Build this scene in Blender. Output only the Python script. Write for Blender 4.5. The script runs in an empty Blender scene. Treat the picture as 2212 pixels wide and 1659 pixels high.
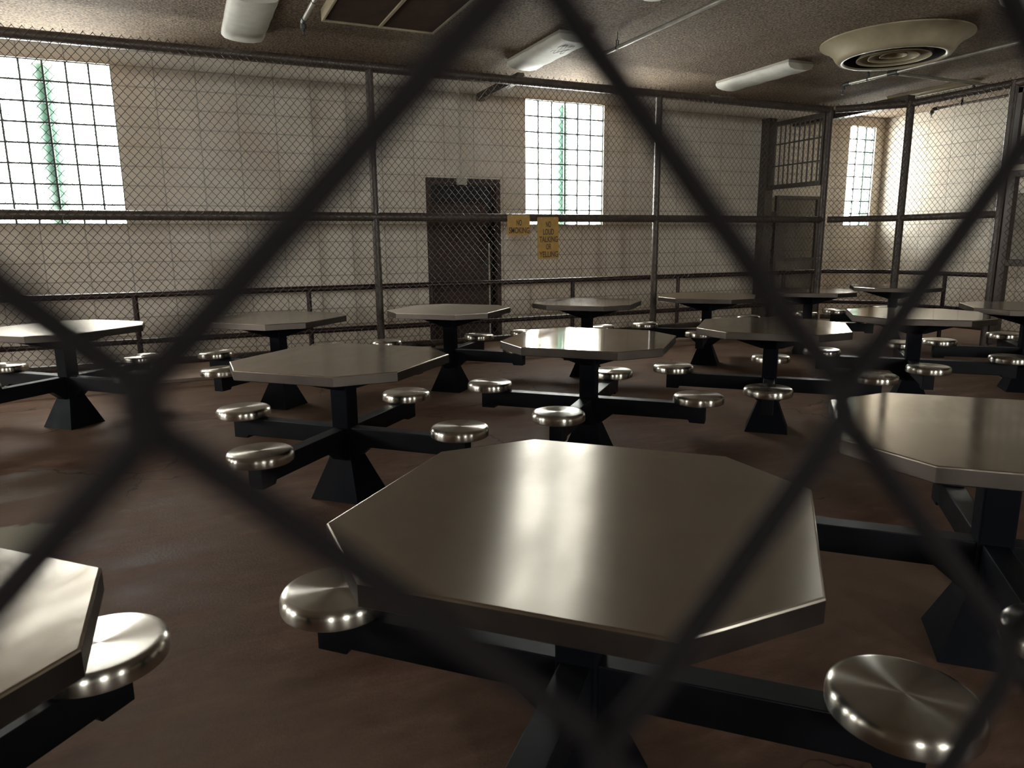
import bpy, math, random
from mathutils import Vector, Matrix
PI = math.pi
random.seed(7)
S = bpy.context.scene
COL = S.collection

# ------------------------------------------------------------------ camera
CAM_POS = Vector((0.0, 0.0, 1.3510))
FWD = Vector((0.407432, 0.892044, -0.195594))
RIGHT = Vector((0.908771, -0.417183, -0.009626))
DOWN = Vector((-0.090185, -0.173828, -0.980638))
cam = bpy.data.cameras.new('camera')
cam.sensor_fit = 'HORIZONTAL'
cam.sensor_width = 36.0
cam.lens = 1525.94 / 2212 * 36
cam.clip_start = 0.005
cam.dof.use_dof = True
cam.dof.focus_distance = 5.0
cam.dof.aperture_fstop = 9.5
cam_ob = bpy.data.objects.new('camera', cam)
COL.objects.link(cam_ob)
m = Matrix((RIGHT, -DOWN, -FWD)).transposed().to_4x4()
m.translation = CAM_POS
cam_ob.matrix_world = m
S.camera = cam_ob

# ------------------------------------------------------------------ light and exposure
S.view_settings.view_transform = 'Standard'
S.view_settings.look = 'None'
S.view_settings.gamma = 1.0
S.view_settings.exposure = 1.33
world = bpy.data.worlds.new('overcast_sky')
S.world = world
world.use_nodes = True
wbg = world.node_tree.nodes['Background']
wbg.inputs['Color'].default_value = (1.0, 0.965, 0.925, 1)
wbg.inputs['Strength'].default_value = 25.0
world.cycles.sampling_method = 'AUTOMATIC'
S.cycles.max_bounces = 12
S.cycles.diffuse_bounces = 6
S.cycles.glossy_bounces = 4
S.cycles.transmission_bounces = 8
S.cycles.transparent_max_bounces = 12
S.cycles.sample_clamp_indirect = 6.0
S.cycles.caustics_reflective = False
S.cycles.caustics_refractive = False
S.cycles.use_denoising = True

# ------------------------------------------------------------------ room dimensions (metres)
WALL_Y = 8.90            # far wall face
CEIL = 3.37
FENCE_Y = 7.65           # far run of the cage
CORNER = (8.44, 7.65)    # cage corner post
SIDE = (9.10, 6.90)      # post where the side run starts
RWALL = 11.15            # end wall face
LWALL = -9.0
BWALL = -8.0
WIN_Z0, BLK = 1.593, 0.2032
WIN_Z1 = WIN_Z0 + 8 * BLK
WINS = [(-7.75, 6), (-1.73, 6), (4.30, 6), (10.33, 3)]   # left edge, columns; the first is unseen, added for its light
ADDED_BACK_WINS = [-4.6, 0.6, 5.8]                 # windows added behind the camera to light the far wall (left edges)
ADDED_LEFT_WINS = [3.6, 6.3]                              # windows added in the left wall, out of view, for more light (near edges)
BW_W, BW_Z0, BW_Z1 = 1.2, 1.593, 3.219


def win_portals():
    for x0, n in WINS:
        w = n * BLK
        l = bpy.data.lights.new('window_portal', 'AREA')
        l.shape = 'RECTANGLE'
        l.size = w
        l.size_y = 8 * BLK
        l.cycles.is_portal = True
        o = bpy.data.objects.new('window_portal', l)
        o.location = (x0 + w / 2, WALL_Y + 0.16, (WIN_Z0 + WIN_Z1) / 2)
        o.rotation_euler = (-PI / 2, 0, 0)
        COL.objects.link(o)


win_portals()
for x0 in ADDED_BACK_WINS:
    l = bpy.data.lights.new('window_portal', 'AREA')
    l.shape = 'RECTANGLE'
    l.size = BW_W
    l.size_y = BW_Z1 - BW_Z0
    l.cycles.is_portal = True
    o = bpy.data.objects.new('window_portal', l)
    o.location = (x0 + BW_W / 2, BWALL - 0.16, (BW_Z0 + BW_Z1) / 2)
    o.rotation_euler = (PI / 2, 0, 0)
    COL.objects.link(o)


for y0 in ADDED_LEFT_WINS:
    l = bpy.data.lights.new('window_portal', 'AREA')
    l.shape = 'RECTANGLE'
    l.size = BW_Z1 - BW_Z0
    l.size_y = BW_W
    l.cycles.is_portal = True
    o = bpy.data.objects.new('window_portal', l)
    o.location = (LWALL - 0.16, y0 + BW_W / 2, (BW_Z0 + BW_Z1) / 2)
    o.rotation_euler = (0, -PI / 2, 0)
    COL.objects.link(o)


# ------------------------------------------------------------------ mesh builder
class MB:
    def __init__(self):
        self.v = []
        self.f = []
        self.smooth = []

    def add(self, vs, fs, smooth=False, M=None):
        b = len(self.v)
        if M is not None:
            vs = [tuple(M @ Vector(p)) for p in vs]
        self.v += [tuple(p) for p in vs]
        self.f += [tuple(i + b for i in q) for q in fs]
        self.smooth += [smooth] * len(fs)
        return self

    def box(self, x0, x1, y0, y1, z0, z1, M=None):
        vs = [(x0, y0, z0), (x1, y0, z0), (x1, y1, z0), (x0, y1, z0), (x0, y0, z1), (x1, y0, z1), (x1, y1, z1), (x0, y1, z1)]
        fs = [(0, 3, 2, 1), (4, 5, 6, 7), (0, 1, 5, 4), (1, 2, 6, 5), (2, 3, 7, 6), (3, 0, 4, 7)]
        return self.add(vs, fs, False, M)

    def prism(self, pts, h0, h1, axis='y', M=None):
        n = len(pts)
        def P(a, b, h):
            return {'y': (a, h, b), 'x': (h, a, b), 'z': (a, b, h)}[axis]
        vs = [P(a, b, h0) for a, b in pts] + [P(a, b, h1) for a, b in pts]
        fs = [tuple(range(n)), tuple(range(2 * n - 1, n - 1, -1))]
        fs += [(i, i + n, (i + 1) % n + n, (i + 1) % n) for i in range(n)]
        return self.add(vs, fs, False, M)

    def lathe(self, prof, seg=32, M=None, close=True):
        vs = []
        fs = []
        for r, z in prof:
            for k in range(seg):
                a = 2 * PI * k / seg
                vs.append((r * math.cos(a), r * math.sin(a), z))
        for i in range(len(prof) - 1):
            for k in range(seg):
                k2 = (k + 1) % seg
                fs.append((i * seg + k, i * seg + k2, (i + 1) * seg + k2, (i + 1) * seg + k))
        if close:
            fs.append(tuple(range(seg - 1, -1, -1)))
            fs.append(tuple((len(prof) - 1) * seg + k for k in range(seg)))
        return self.add(vs, fs, True, M)

    def tube(self, pts, r, seg=10, nrm=None, cap=True):
        pts = [Vector(p) for p in pts]
        n = len(pts)
        vs = []
        fs = []
        up = Vector(nrm) if nrm else None
        for i, p in enumerate(pts):
            t = (pts[min(i + 1, n - 1)] - pts[max(i - 1, 0)]).normalized()
            if up is None:
                a = Vector((0, 0, 1)) if abs(t.z) < 0.9 else Vector((1, 0, 0))
            else:
                a = up
            b = t.cross(a).normalized()
            a2 = b.cross(t).normalized()
            for k in range(seg):
                an = 2 * PI * k / seg
                vs.append(tuple(p + r * (math.cos(an) * a2 + math.sin(an) * b)))
        for i in range(n - 1):
            for k in range(seg):
                k2 = (k + 1) % seg
                fs.append((i * seg + k, (i + 1) * seg + k, (i + 1) * seg + k2, i * seg + k2))
        if cap:
            fs.append(tuple(range(seg)))
            fs.append(tuple((n - 1) * seg + k for k in range(seg - 1, -1, -1)))
        return self.add(vs, fs, True)

    def build(self, name, mat, parent=None, auto=35, bevel=0):
        me = bpy.data.meshes.new(name)
        me.from_pydata(self.v, [], self.f)
        me.polygons.foreach_set('use_smooth', self.smooth)
        me.update()
        if any(self.smooth) and auto:
            try:
                me.set_sharp_from_angle(angle=math.radians(auto))
            except Exception:
                pass
        o = bpy.data.objects.new(name, me)
        me.materials.append(mat)
        COL.objects.link(o)
        if parent is not None:
            o.parent = parent
        if bevel:
            md = o.modifiers.new('bevel', 'BEVEL')
            md.width = bevel
            md.segments = 2
            md.limit_method = 'ANGLE'
            md.angle_limit = math.radians(40)
        return o


def tag(o, label=None, cat=None, group=None, kind=None):
    if label:
        o['label'] = label
    if cat:
        o['category'] = cat
    if group:
        o['group'] = group
    if kind:
        o['kind'] = kind
    return o


def empty(name, loc=(0, 0, 0), rz=0.0):
    o = bpy.data.objects.new(name, None)
    o.location = loc
    o.rotation_euler = (0, 0, rz)
    o.empty_display_size = 0.1
    COL.objects.link(o)
    return o


# ------------------------------------------------------------------ materials
def mat(name):
    mt = bpy.data.materials.new(name)
    mt.use_nodes = True
    nt = mt.node_tree
    return mt, nt, nt.nodes['Principled BSDF']


def node(nt, t, **kw):
    n = nt.nodes.new(t)
    for k, v in kw.items():
        if k in n.inputs:
            n.inputs[k].default_value = v
        else:
            setattr(n, k, v)
    return n


def noise(nt, scale, detail=4, rough=0.55, vec=None):
    n = node(nt, 'ShaderNodeTexNoise')
    n.inputs['Scale'].default_value = scale
    n.inputs['Detail'].default_value = detail
    n.inputs['Roughness'].default_value = rough
    if vec is not None:
        nt.links.new(vec, n.inputs['Vector'])
    return n


def ramp(nt, src, stops):
    r = node(nt, 'ShaderNodeValToRGB')
    cr = r.color_ramp
    while len(cr.elements) < len(stops):
        cr.elements.new(0.5)
    for e, (p, c) in zip(cr.elements, stops):
        e.position = p
        e.color = (c[0], c[1], c[2], 1) if hasattr(c, '__len__') else (c, c, c, 1)
    nt.links.new(src, r.inputs['Fac'])
    return r


def objco(nt, scale=None, rot=None):
    tc = node(nt, 'ShaderNodeTexCoord')
    if scale is None and rot is None:
        return tc.outputs['Object']
    mp = node(nt, 'ShaderNodeMapping')
    if scale:
        mp.inputs['Scale'].default_value = scale
    if rot:
        mp.inputs['Rotation'].default_value = rot
    nt.links.new(tc.outputs['Object'], mp.inputs['Vector'])
    return mp.outputs['Vector']


def bump(nt, bs, h, strength, dist=0.01):
    b = node(nt, 'ShaderNodeBump')
    b.inputs['Strength'].default_value = strength
    b.inputs['Distance'].default_value = dist
    nt.links.new(h, b.inputs['Height'])
    nt.links.new(b.outputs['Normal'], bs.inputs['Normal'])
    return b


def mixc(nt, fac, a, b, mode='MIX'):
    n = node(nt, 'ShaderNodeMix', data_type='RGBA', blend_type=mode)
    for sock, v in ((n.inputs[0], fac), (n.inputs[6], a), (n.inputs[7], b)):
        if hasattr(v, 'links'):
            nt.links.new(v, sock)
        elif hasattr(v, '__len__'):
            sock.default_value = (v[0], v[1], v[2], 1)
        else:
            sock.default_value = v
    return n.outputs[2]


def paint(name, col, rough=0.5, var=0.25, scale=9.0, metallic=0.0, bmp=0.0, spec=0.5):
    mt, nt, bs = mat(name)
    bs.inputs['Specular IOR Level'].default_value = spec
    co = objco(nt)
    n = noise(nt, scale, 5, 0.6, co)
    d = [c * (1 - var) for c in col]
    l = [min(1, c * (1 + var)) for c in col]
    r = ramp(nt, n.outputs['Fac'], [(0.3, d), (0.7, l)])
    nt.links.new(r.outputs['Color'], bs.inputs['Base Color'])
    rr = ramp(nt, n.outputs['Fac'], [(0.25, max(0, rough - 0.08)), (0.75, min(1, rough + 0.1))])
    nt.links.new(rr.outputs['Color'], bs.inputs['Roughness'])
    bs.inputs['Metallic'].default_value = metallic
    if bmp:
        n2 = noise(nt, scale * 8, 3, 0.5, co)
        bump(nt, bs, n2.outputs['Fac'], bmp, 0.003)
    return mt


def steel(name, rough=0.2, col=(0.74, 0.67, 0.58), smear=0.1, aniso=0.9):
    """satin stainless, grain along the object's x axis"""
    mt, nt, bs = mat(name)
    bs.inputs['Metallic'].default_value = 1.0
    co = objco(nt)
    cl = noise(nt, 3.0, 5, 0.6, co)
    c = ramp(nt, cl.outputs['Fac'], [(0.3, [k * 0.86 for k in col]), (0.7, col)])
    nt.links.new(c.outputs['Color'], bs.inputs['Base Color'])
    grain = noise(nt, 1.0, 4, 0.65, objco(nt, (9, 3, 9)))
    r = ramp(nt, grain.outputs['Fac'], [(0.3, max(0.02, rough - smear)), (0.7, rough + smear)])
    nt.links.new(r.outputs['Color'], bs.inputs['Roughness'])
    bs.inputs['Anisotropic'].default_value = aniso
    tg = node(nt, 'ShaderNodeTangent')
    tg.direction_type = 'RADIAL'
    tg.axis = 'X'
    nt.links.new(tg.outputs['Tangent'], bs.inputs['Tangent'])
    return mt


def seat_steel():
    mt, nt, bs = mat('spun_stainless_seat')
    bs.inputs['Metallic'].default_value = 1.0
    bs.inputs['Base Color'].default_value = (0.64, 0.60, 0.54, 1)
    bs.inputs['Roughness'].default_value = 0.26
    bs.inputs['Anisotropic'].default_value = 0.9
    tg = node(nt, 'ShaderNodeTangent')
    tg.direction_type = 'RADIAL'
    tg.axis = 'Z'
    nt.links.new(tg.outputs['Tangent'], bs.inputs['Tangent'])
    bs.inputs['Anisotropic Rotation'].default_value = 0.25
    return mt


def block_wall(name, axis, phase, tint=(1, 1, 1)):
    """painted 16x8 inch concrete block laid in stack bond"""
    mt, nt, bs = mat(name)
    geo = node(nt, 'ShaderNodeNewGeometry')
    sx = node(nt, 'ShaderNodeSeparateXYZ')
    nt.links.new(geo.outputs['Position'], sx.inputs[0])
    cx = node(nt, 'ShaderNodeCombineXYZ')
    a1 = node(nt, 'ShaderNodeMath', operation='ADD')
    nt.links.new(sx.outputs[0 if axis == 'x' else 1], a1.inputs[0])
    a1.inputs[1].default_value = -phase + 40.64
    a2 = node(nt, 'ShaderNodeMath', operation='ADD')
    nt.links.new(sx.outputs[2], a2.inputs[0])
    a2.inputs[1].default_value = -WIN_Z0 + 2.032
    nt.links.new(a1.outputs[0], cx.inputs[0])
    nt.links.new(a2.outputs[0], cx.inputs[1])
    br = node(nt, 'ShaderNodeTexBrick', offset=0.0, squash=1.0)
    br.inputs['Scale'].default_value = 1.0
    br.inputs['Brick Width'].default_value = 0.4064
    br.inputs['Row Height'].default_value = 0.2032
    br.inputs['Mortar Size'].default_value = 0.009
    br.inputs['Mortar Smooth'].default_value = 0.6
    br.inputs['Bias'].default_value = 0.0
    base = [0.78 * tint[0], 0.715 * tint[1], 0.62 * tint[2]]
    br.inputs['Color1'].default_value = (*base, 1)
    br.inputs['Color2'].default_value = (*[c * 0.94 for c in base], 1)
    br.inputs['Mortar'].default_value = (*[c * 0.60 for c in base], 1)
    nt.links.new(cx.outputs[0], br.inputs['Vector'])
    n = noise(nt, 1.1, 6, 0.62, geo.outputs['Position'])
    dirt = ramp(nt, n.outputs['Fac'], [(0.32, (0.80, 0.74, 0.68)), (0.62, (1, 1, 1))])
    c1 = mixc(nt, 1.0, br.outputs['Color'], dirt.outputs['Color'], 'MULTIPLY')
    # flaking paint, low down on the wall
    fl = noise(nt, 16, 6, 0.7, geo.outputs['Position'])
    reg = noise(nt, 1.7, 2, 0.5, geo.outputs['Position'])
    f1 = ramp(nt, fl.outputs['Fac'], [(0.63, 0.0), (0.66, 1.0)])
    f2 = ramp(nt, reg.outputs['Fac'], [(0.55, 0.0), (0.60, 1.0)])
    zr = node(nt, 'ShaderNodeMapRange')
    nt.links.new(sx.outputs[2], zr.inputs[0])
    zr.inputs[1].default_value = 1.15
    zr.inputs[2].default_value = 0.85
    mm = node(nt, 'ShaderNodeMath', operation='MULTIPLY')
    nt.links.new(f1.outputs['Color'], mm.inputs[0])
    nt.links.new(f2.outputs['Color'], mm.inputs[1])
    mm2 = node(nt, 'ShaderNodeMath', operation='MULTIPLY')
    nt.links.new(mm.outputs[0], mm2.inputs[0])
    nt.links.new(zr.outputs[0], mm2.inputs[1])
    c2 = mixc(nt, mm2.outputs[0], c1, (0.72, 0.66, 0.52))
    nt.links.new(c2, bs.inputs['Base Color'])
    bs.inputs['Roughness'].default_value = 0.42
    fine = noise(nt, 60, 4, 0.6, geo.outputs['Position'])
    h = node(nt, 'ShaderNodeMath', operation='MULTIPLY_ADD')
    nt.links.new(br.outputs['Fac'], h.inputs[0])
    h.inputs[1].default_value = -1.0
    fm = node(nt, 'ShaderNodeMath', operation='MULTIPLY')
    nt.links.new(fine.outputs['Fac'], fm.inputs[0])
    fm.inputs[1].default_value = 0.35
    nt.links.new(fm.outputs[0], h.inputs[2])
    bump(nt, bs, h.outputs[0], 0.5, 0.006)
    return mt


def ceiling_mat():
    mt, nt, bs = mat('popcorn_ceiling')
    co = objco(nt)
    v = node(nt, 'ShaderNodeTexVoronoi', feature='F1')
    v.inputs['Scale'].default_value = 42
    nt.links.new(co, v.inputs['Vector'])
    n = noise(nt, 48, 5, 0.7, co)
    big = noise(nt, 0.7, 4, 0.5, co)
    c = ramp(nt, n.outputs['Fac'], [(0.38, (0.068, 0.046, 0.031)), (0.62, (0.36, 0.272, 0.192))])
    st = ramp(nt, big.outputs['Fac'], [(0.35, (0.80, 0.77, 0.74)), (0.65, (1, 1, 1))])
    nt.links.new(mixc(nt, 1.0, c.outputs['Color'], st.outputs['Color'], 'MULTIPLY'), bs.inputs['Base Color'])
    bs.inputs['Roughness'].default_value = 0.9
    a = node(nt, 'ShaderNodeMath', operation='SUBTRACT')
    nt.links.new(n.outputs['Fac'], a.inputs[0])
    nt.links.new(v.outputs['Distance'], a.inputs[1])
    bump(nt, bs, a.outputs[0], 0.8, 0.012)
    return mt


def floor_mat():
    mt, nt, bs = mat('worn_red_painted_concrete')
    co = objco(nt)
    big = noise(nt, 0.9, 5, 0.6, co)
    mid = noise(nt, 4.5, 6, 0.65, objco(nt, (0.55, 1.3, 1)))
    fine = noise(nt, 75, 4, 0.65, co)
    c = ramp(nt, mid.outputs['Fac'], [(0.30, (0.085, 0.044, 0.030)), (0.52, (0.155, 0.090, 0.064)), (0.72, (0.26, 0.160, 0.118))])
    g = ramp(nt, big.outputs['Fac'], [(0.38, 0.0), (0.66, 1.0)])
    c2 = mixc(nt, g.outputs['Color'], c.outputs['Color'], (0.17, 0.115, 0.084))
    # bare concrete patch, paint gone, and a smoother brown patch (left of the middle row)
    geo = node(nt, 'ShaderNodeNewGeometry')
    def patch(x, y, sx, sy, r0, r1):
        mp = node(nt, 'ShaderNodeMapping')
        mp.inputs['Location'].default_value = (-x / sx, -y / sy, 0)
        mp.inputs['Scale'].default_value = (1 / sx, 1 / sy, 0)
        nt.links.new(geo.outputs['Position'], mp.inputs['Vector'])
        ln = node(nt, 'ShaderNodeVectorMath', operation='LENGTH')
        nt.links.new(mp.outputs['Vector'], ln.inputs[0])
        nz = noise(nt, 3.5, 5, 0.6, geo.outputs['Position'])
        ad = node(nt, 'ShaderNodeMath', operation='MULTIPLY_ADD')
        nt.links.new(nz.outputs['Fac'], ad.inputs[0])
        ad.inputs[1].default_value = 0.7
        nt.links.new(ln.outputs['Value'], ad.inputs[2])
        return ramp(nt, ad.outputs[0], [(r0, 1.0), (r1, 0.0)]).outputs['Color']
    p1 = patch(-0.93, 3.83, 0.60, 0.34, 0.86, 0.94)
    p2 = patch(-1.05, 4.76, 0.72, 0.55, 0.84, 0.98)
    c3 = mixc(nt, p1, c2, (0.34, 0.31, 0.24))
    c4 = mixc(nt, p2, c3, (0.165, 0.120, 0.092))
    # hairline cracks
    wn = noise(nt, 2.2, 4, 0.6, geo.outputs['Position'])
    wadd = node(nt, 'ShaderNodeVectorMath', operation='MULTIPLY_ADD')
    nt.links.new(wn.outputs['Color'], wadd.inputs[0])
    wadd.inputs[1].default_value = (0.55, 0.55, 0.0)
    nt.links.new(geo.outputs['Position'], wadd.inputs[2])
    vc = node(nt, 'ShaderNodeTexVoronoi', feature='DISTANCE_TO_EDGE')
    vc.inputs['Scale'].default_value = 0.62
    nt.links.new(wadd.outputs[0], vc.inputs['Vector'])
    cw = ramp(nt, vc.outputs['Distance'], [(0.002, 1.0), (0.0045, 0.0)])
    cm = ramp(nt, noise(nt, 0.8, 2, 0.5, geo.outputs['Position']).outputs['Fac'], [(0.52, 0.0), (0.56, 0.8)])
    cmul = node(nt, 'ShaderNodeMath', operation='MULTIPLY')
    nt.links.new(cw.outputs['Color'], cmul.inputs[0])
    nt.links.new(cm.outputs['Color'], cmul.inputs[1])
    c5 = mixc(nt, cmul.outputs[0], c4, (0.012, 0.009, 0.008))
    nt.links.new(c5, bs.inputs['Base Color'])
    r = ramp(nt, mid.outputs['Fac'], [(0.3, 0.55), (0.7, 0.75)])
    nt.links.new(mixc(nt, p2, r.outputs['Color'], (0.33, 0.33, 0.33)), bs.inputs['Roughness'])
    bs.inputs['Specular IOR Level'].default_value = 0.045
    h = node(nt, 'ShaderNodeMath', operation='MULTIPLY_ADD')
    nt.links.new(fine.outputs['Fac'], h.inputs[0])
    h.inputs[1].default_value = 0.75
    nt.links.new(mid.outputs['Fac'], h.inputs[2])
    bump(nt, bs, h.outputs[0], 0.40, 0.006)
    return mt


def glass_block_mat():
    mt = bpy.data.materials.new('glass_block')
    mt.use_nodes = True
    nt = mt.node_tree
    nt.nodes.clear()
    out = node(nt, 'ShaderNodeOutputMaterial')
    tr = node(nt, 'ShaderNodeBsdfTransparent')
    tr.inputs['Color'].default_value = (0.93, 0.985, 0.965, 1)
    tl = node(nt, 'ShaderNodeBsdfRefraction')
    tl.inputs['Color'].default_value = (0.93, 0.985, 0.965, 1)
    tl.inputs['IOR'].default_value = 1.12
    tl.inputs['Roughness'].default_value = 0.45
    gl = node(nt, 'ShaderNodeBsdfGlossy')
    gl.inputs['Roughness'].default_value = 0.1
    m1 = node(nt, 'ShaderNodeMixShader')
    m1.inputs[0].default_value = 0.40
    nt.links.new(tr.outputs[0], m1.inputs[1])
    nt.links.new(tl.outputs[0], m1.inputs[2])
    m2 = node(nt, 'ShaderNodeMixShader')
    fr = node(nt, 'ShaderNodeFresnel')
    fr.inputs['IOR'].default_value = 1.45
    nt.links.new(fr.outputs[0], m2.inputs[0])
    nt.links.new(m1.outputs[0], m2.inputs[1])
    nt.links.new(gl.outputs[0], m2.inputs[2])
    nt.links.new(m2.outputs[0], out.inputs['Surface'])
    return mt


M = {}
M['wall_x'] = block_wall('painted_block_wall', 'x', -0.5108)
M['wall_y'] = block_wall('painted_block_end_wall', 'y', WALL_Y, (1.0, 1.01, 1.01))
M['ceiling'] = ceiling_mat()
M['floor'] = floor_mat()
M['kerb'] = paint('corridor_concrete', (0.40, 0.29, 0.235), 0.55, 0.25, 4, 0, 0.3)
M['glass'] = glass_block_mat()
M['mortar'] = paint('dark_mortar', (0.05, 0.065, 0.062), 0.8, 0.2)
M['post_green'] = paint('green_painted_post', (0.034, 0.095, 0.066), 0.6, 0.1)
M['top_a'] = steel('satin_stainless_worn', 0.16, smear=0.04, aniso=0.8)
M['top_b'] = steel('satin_stainless_bright', 0.09, smear=0.03, aniso=0.6)
M['top_c'] = steel('satin_stainless_dull', 0.36, smear=0.04, aniso=0.94)
M['top_d'] = steel('satin_stainless_hazy', 0.24, smear=0.03, aniso=0.0)
M['edge'] = paint('dark_reflection_steel_edge', (0.080, 0.066, 0.058), 0.42, 0.15, 5, 1.0)  # same steel, dark reflections on the side faces put into the colour
M['seat'] = seat_steel()
M['black'] = paint('black_painted_steel', (0.0045, 0.0050, 0.0075), 0.55, 0.2, spec=0.04)
M['armtop'] = paint('worn_black_arm', (0.0055, 0.006, 0.008), 0.42, 0.2, 6, spec=0.12)
M['pipe'] = paint('brown_painted_pipe', (0.075, 0.056, 0.046), 0.42, 0.25, 12, spec=0.4)
M['mesh'] = paint('brown_chain_link_wire', (0.055, 0.043, 0.034), 0.5, 0.2, 20, spec=0.4)
M['nearwire'] = paint('shaded_chain_link_wire', (0.012, 0.009, 0.010), 0.85, 0.2, 30, spec=0.15)  # colour darkened for the shade on the wire's camera side
M['rail'] = paint('maroon_handrail_paint', (0.026, 0.011, 0.010), 0.42, 0.25, 12, spec=0.3)
M['bars'] = paint('dark_brown_bar_paint', (0.055, 0.043, 0.034), 0.45, 0.25, 12)
M['door'] = paint('maroon_brown_door_paint', (0.046, 0.028, 0.024), 0.55, 0.15, 3, spec=0.2)
M['gate'] = paint('olive_grey_gate_sheet', (0.11, 0.095, 0.075), 0.5, 0.2, 6)
M['dark'] = paint('recess_shade', (0.015, 0.012, 0.014), 0.8, 0.2)  # shade inside openings put into the colour
M['yellow'] = paint('amber_plastic_sign', (0.50, 0.29, 0.065), 0.45, 0.15, 14)
M['letter'] = paint('engraved_brown_letter', (0.075, 0.040, 0.018), 0.6, 0.1)
M['beige'] = paint('beige_enamel', (0.42, 0.355, 0.24), 0.38, 0.15, 5)
M['lens'] = paint('prismatic_diffuser', (0.74, 0.73, 0.66), 0.6, 0.08, 9, 0, 0.25, spec=0.2)
M['fixture'] = paint('white_fixture_enamel', (0.45, 0.42, 0.36), 0.45, 0.12, 6)
M['fixture_grey'] = paint('grey_scuff', (0.20, 0.19, 0.18), 0.8, 0.2)
M['louver'] = paint('dirty_brown_louver', (0.085, 0.050, 0.034), 0.7, 0.3, 4, spec=0.1)
M['galv'] = paint('grey_painted_pipe', (0.36, 0.34, 0.30), 0.35, 0.2, 9, 0.5)
M['iron'] = paint('black_iron_fitting', (0.025, 0.022, 0.020), 0.5, 0.2)
M['trim'] = paint('cream_trim', (0.50, 0.46, 0.40), 0.5, 0.1)


# ------------------------------------------------------------------ room shell
def struct(name, mb, mt, parent=None, bevel=0):
    o = mb.build(name, mt, parent, bevel=bevel)
    if parent is None:
        o['kind'] = 'structure'
    return o


T = 0.22
DOOR = (2.885, 3.915, 2.18)
mb = MB()
# far wall with its openings: vertical strips between the openings, plus pieces over and under
xs = LWALL - T
opens = sorted([(x0, x0 + n * BLK, WIN_Z0, WIN_Z1) for x0, n in WINS] + [(DOOR[0], DOOR[1], 0.0, DOOR[2])])
for (a, b, z0, z1) in opens:
    mb.box(xs, a, WALL_Y, WALL_Y + T, 0, CEIL)
    if z0 > 0:
        mb.box(a, b, WALL_Y, WALL_Y + T, 0, z0)
    mb.box(a, b, WALL_Y, WALL_Y + T, z1, CEIL)
    xs = b
mb.box(xs, RWALL + T, WALL_Y, WALL_Y + T, 0, CEIL)
struct('wall_back', mb, M['wall_x'])
# end wall on the right with the hatch opening
HY0, HY1, HZ0, HZ1 = 5.70, 6.88, 1.02, 2.02
mb = MB()
mb.box(RWALL, RWALL + T, HY1, WALL_Y, 0, CEIL)
mb.box(RWALL, RWALL + T, BWALL, HY0, 0, CEIL)
mb.box(RWALL, RWALL + T, HY0, HY1, 0, HZ0)
mb.box(RWALL, RWALL + T, HY0, HY1, HZ1, CEIL)
struct('wall_right', mb, M['wall_y'])
mb = MB()
ys = BWALL
for y0 in ADDED_LEFT_WINS:
    mb.box(LWALL - T, LWALL, ys, y0, 0, CEIL)
    mb.box(LWALL - T, LWALL, y0, y0 + BW_W, 0, BW_Z0)
    mb.box(LWALL - T, LWALL, y0, y0 + BW_W, BW_Z1, CEIL)
    ys = y0 + BW_W
mb.box(LWALL - T, LWALL, ys, WALL_Y, 0, CEIL)
struct('wall_left', mb, M['wall_y'])
mb = MB()
xs = LWALL - T
for x0 in ADDED_BACK_WINS:
    mb.box(xs, x0, BWALL - T, BWALL, 0, CEIL)
    mb.box(x0, x0 + BW_W, BWALL - T, BWALL, 0, BW_Z0)
    mb.box(x0, x0 + BW_W, BWALL - T, BWALL, BW_Z1, CEIL)
    xs = x0 + BW_W
mb.box(xs, RWALL + T, BWALL - T, BWALL, 0, CEIL)
struct('wall_front', mb, M['wall_x'])
struct('ceiling', MB().box(LWALL - T, RWALL + T, BWALL - T, WALL_Y + T, CEIL, CEIL + 0.15), M['ceiling'])
struct('floor', MB().box(LWALL - T, RWALL + T, BWALL - T, WALL_Y + T, -0.15, 0), M['floor'])
struct('floor_corridor', MB().box(LWALL, RWALL, 7.80, WALL_Y, 0.0, 0.035), M['kerb'], bevel=0.006)

# ------------------------------------------------------------------ glass block windows
for i, (x0, n) in enumerate(WINS):
    g = MB()
    j = 0.015
    for c in range(n):
        for r in range(8):
            a = x0 + c * BLK + j / 2
            z = WIN_Z0 + r * BLK + j / 2
            w = BLK - j
            # pillowed face: outer ring set back, centre forward
            y0, y1 = WALL_Y + 0.030, WALL_Y + 0.018
            e = 0.016
            vs = [(a, y0, z), (a + w, y0, z), (a + w, y0, z + w), (a, y0, z + w),
                  (a + e, y1, z + e), (a + w - e, y1, z + e), (a + w - e, y1, z + w - e), (a + e, y1, z + w - e)]
            fs = [(4, 5, 6, 7), (0, 1, 5, 4), (1, 2, 6, 5), (2, 3, 7, 6), (3, 0, 4, 7)]
            g.add(vs, fs)
    w_ob = struct('window_%d' % (i + 1), g, M['glass'])
    jm = MB()
    for c in range(n + 1):
        x = x0 + c * BLK
        jm.box(max(x - j / 2 - 0.0015, x0), min(x + j / 2 + 0.0015, x0 + n * BLK), WALL_Y + 0.024, WALL_Y + 0.06, WIN_Z0, WIN_Z1)
    for r in range(9):
        z = WIN_Z0 + r * BLK
        jm.box(x0, x0 + n * BLK, WALL_Y + 0.0245, WALL_Y + 0.059, max(z - j / 2 - 0.0015, WIN_Z0), min(z + j / 2 + 0.0015, WIN_Z1))
    jm.build('mortar_joint', M['mortar'], w_ob)
    if n == 3:      # green board added to tint the last column of the cut-off window
        MB().box(x0 + n * BLK - 0.010, x0 + n * BLK, WALL_Y + 0.075, WALL_Y + T, WIN_Z0, WIN_Z1).build('tint_board', M['post_green'], w_ob)
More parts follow.
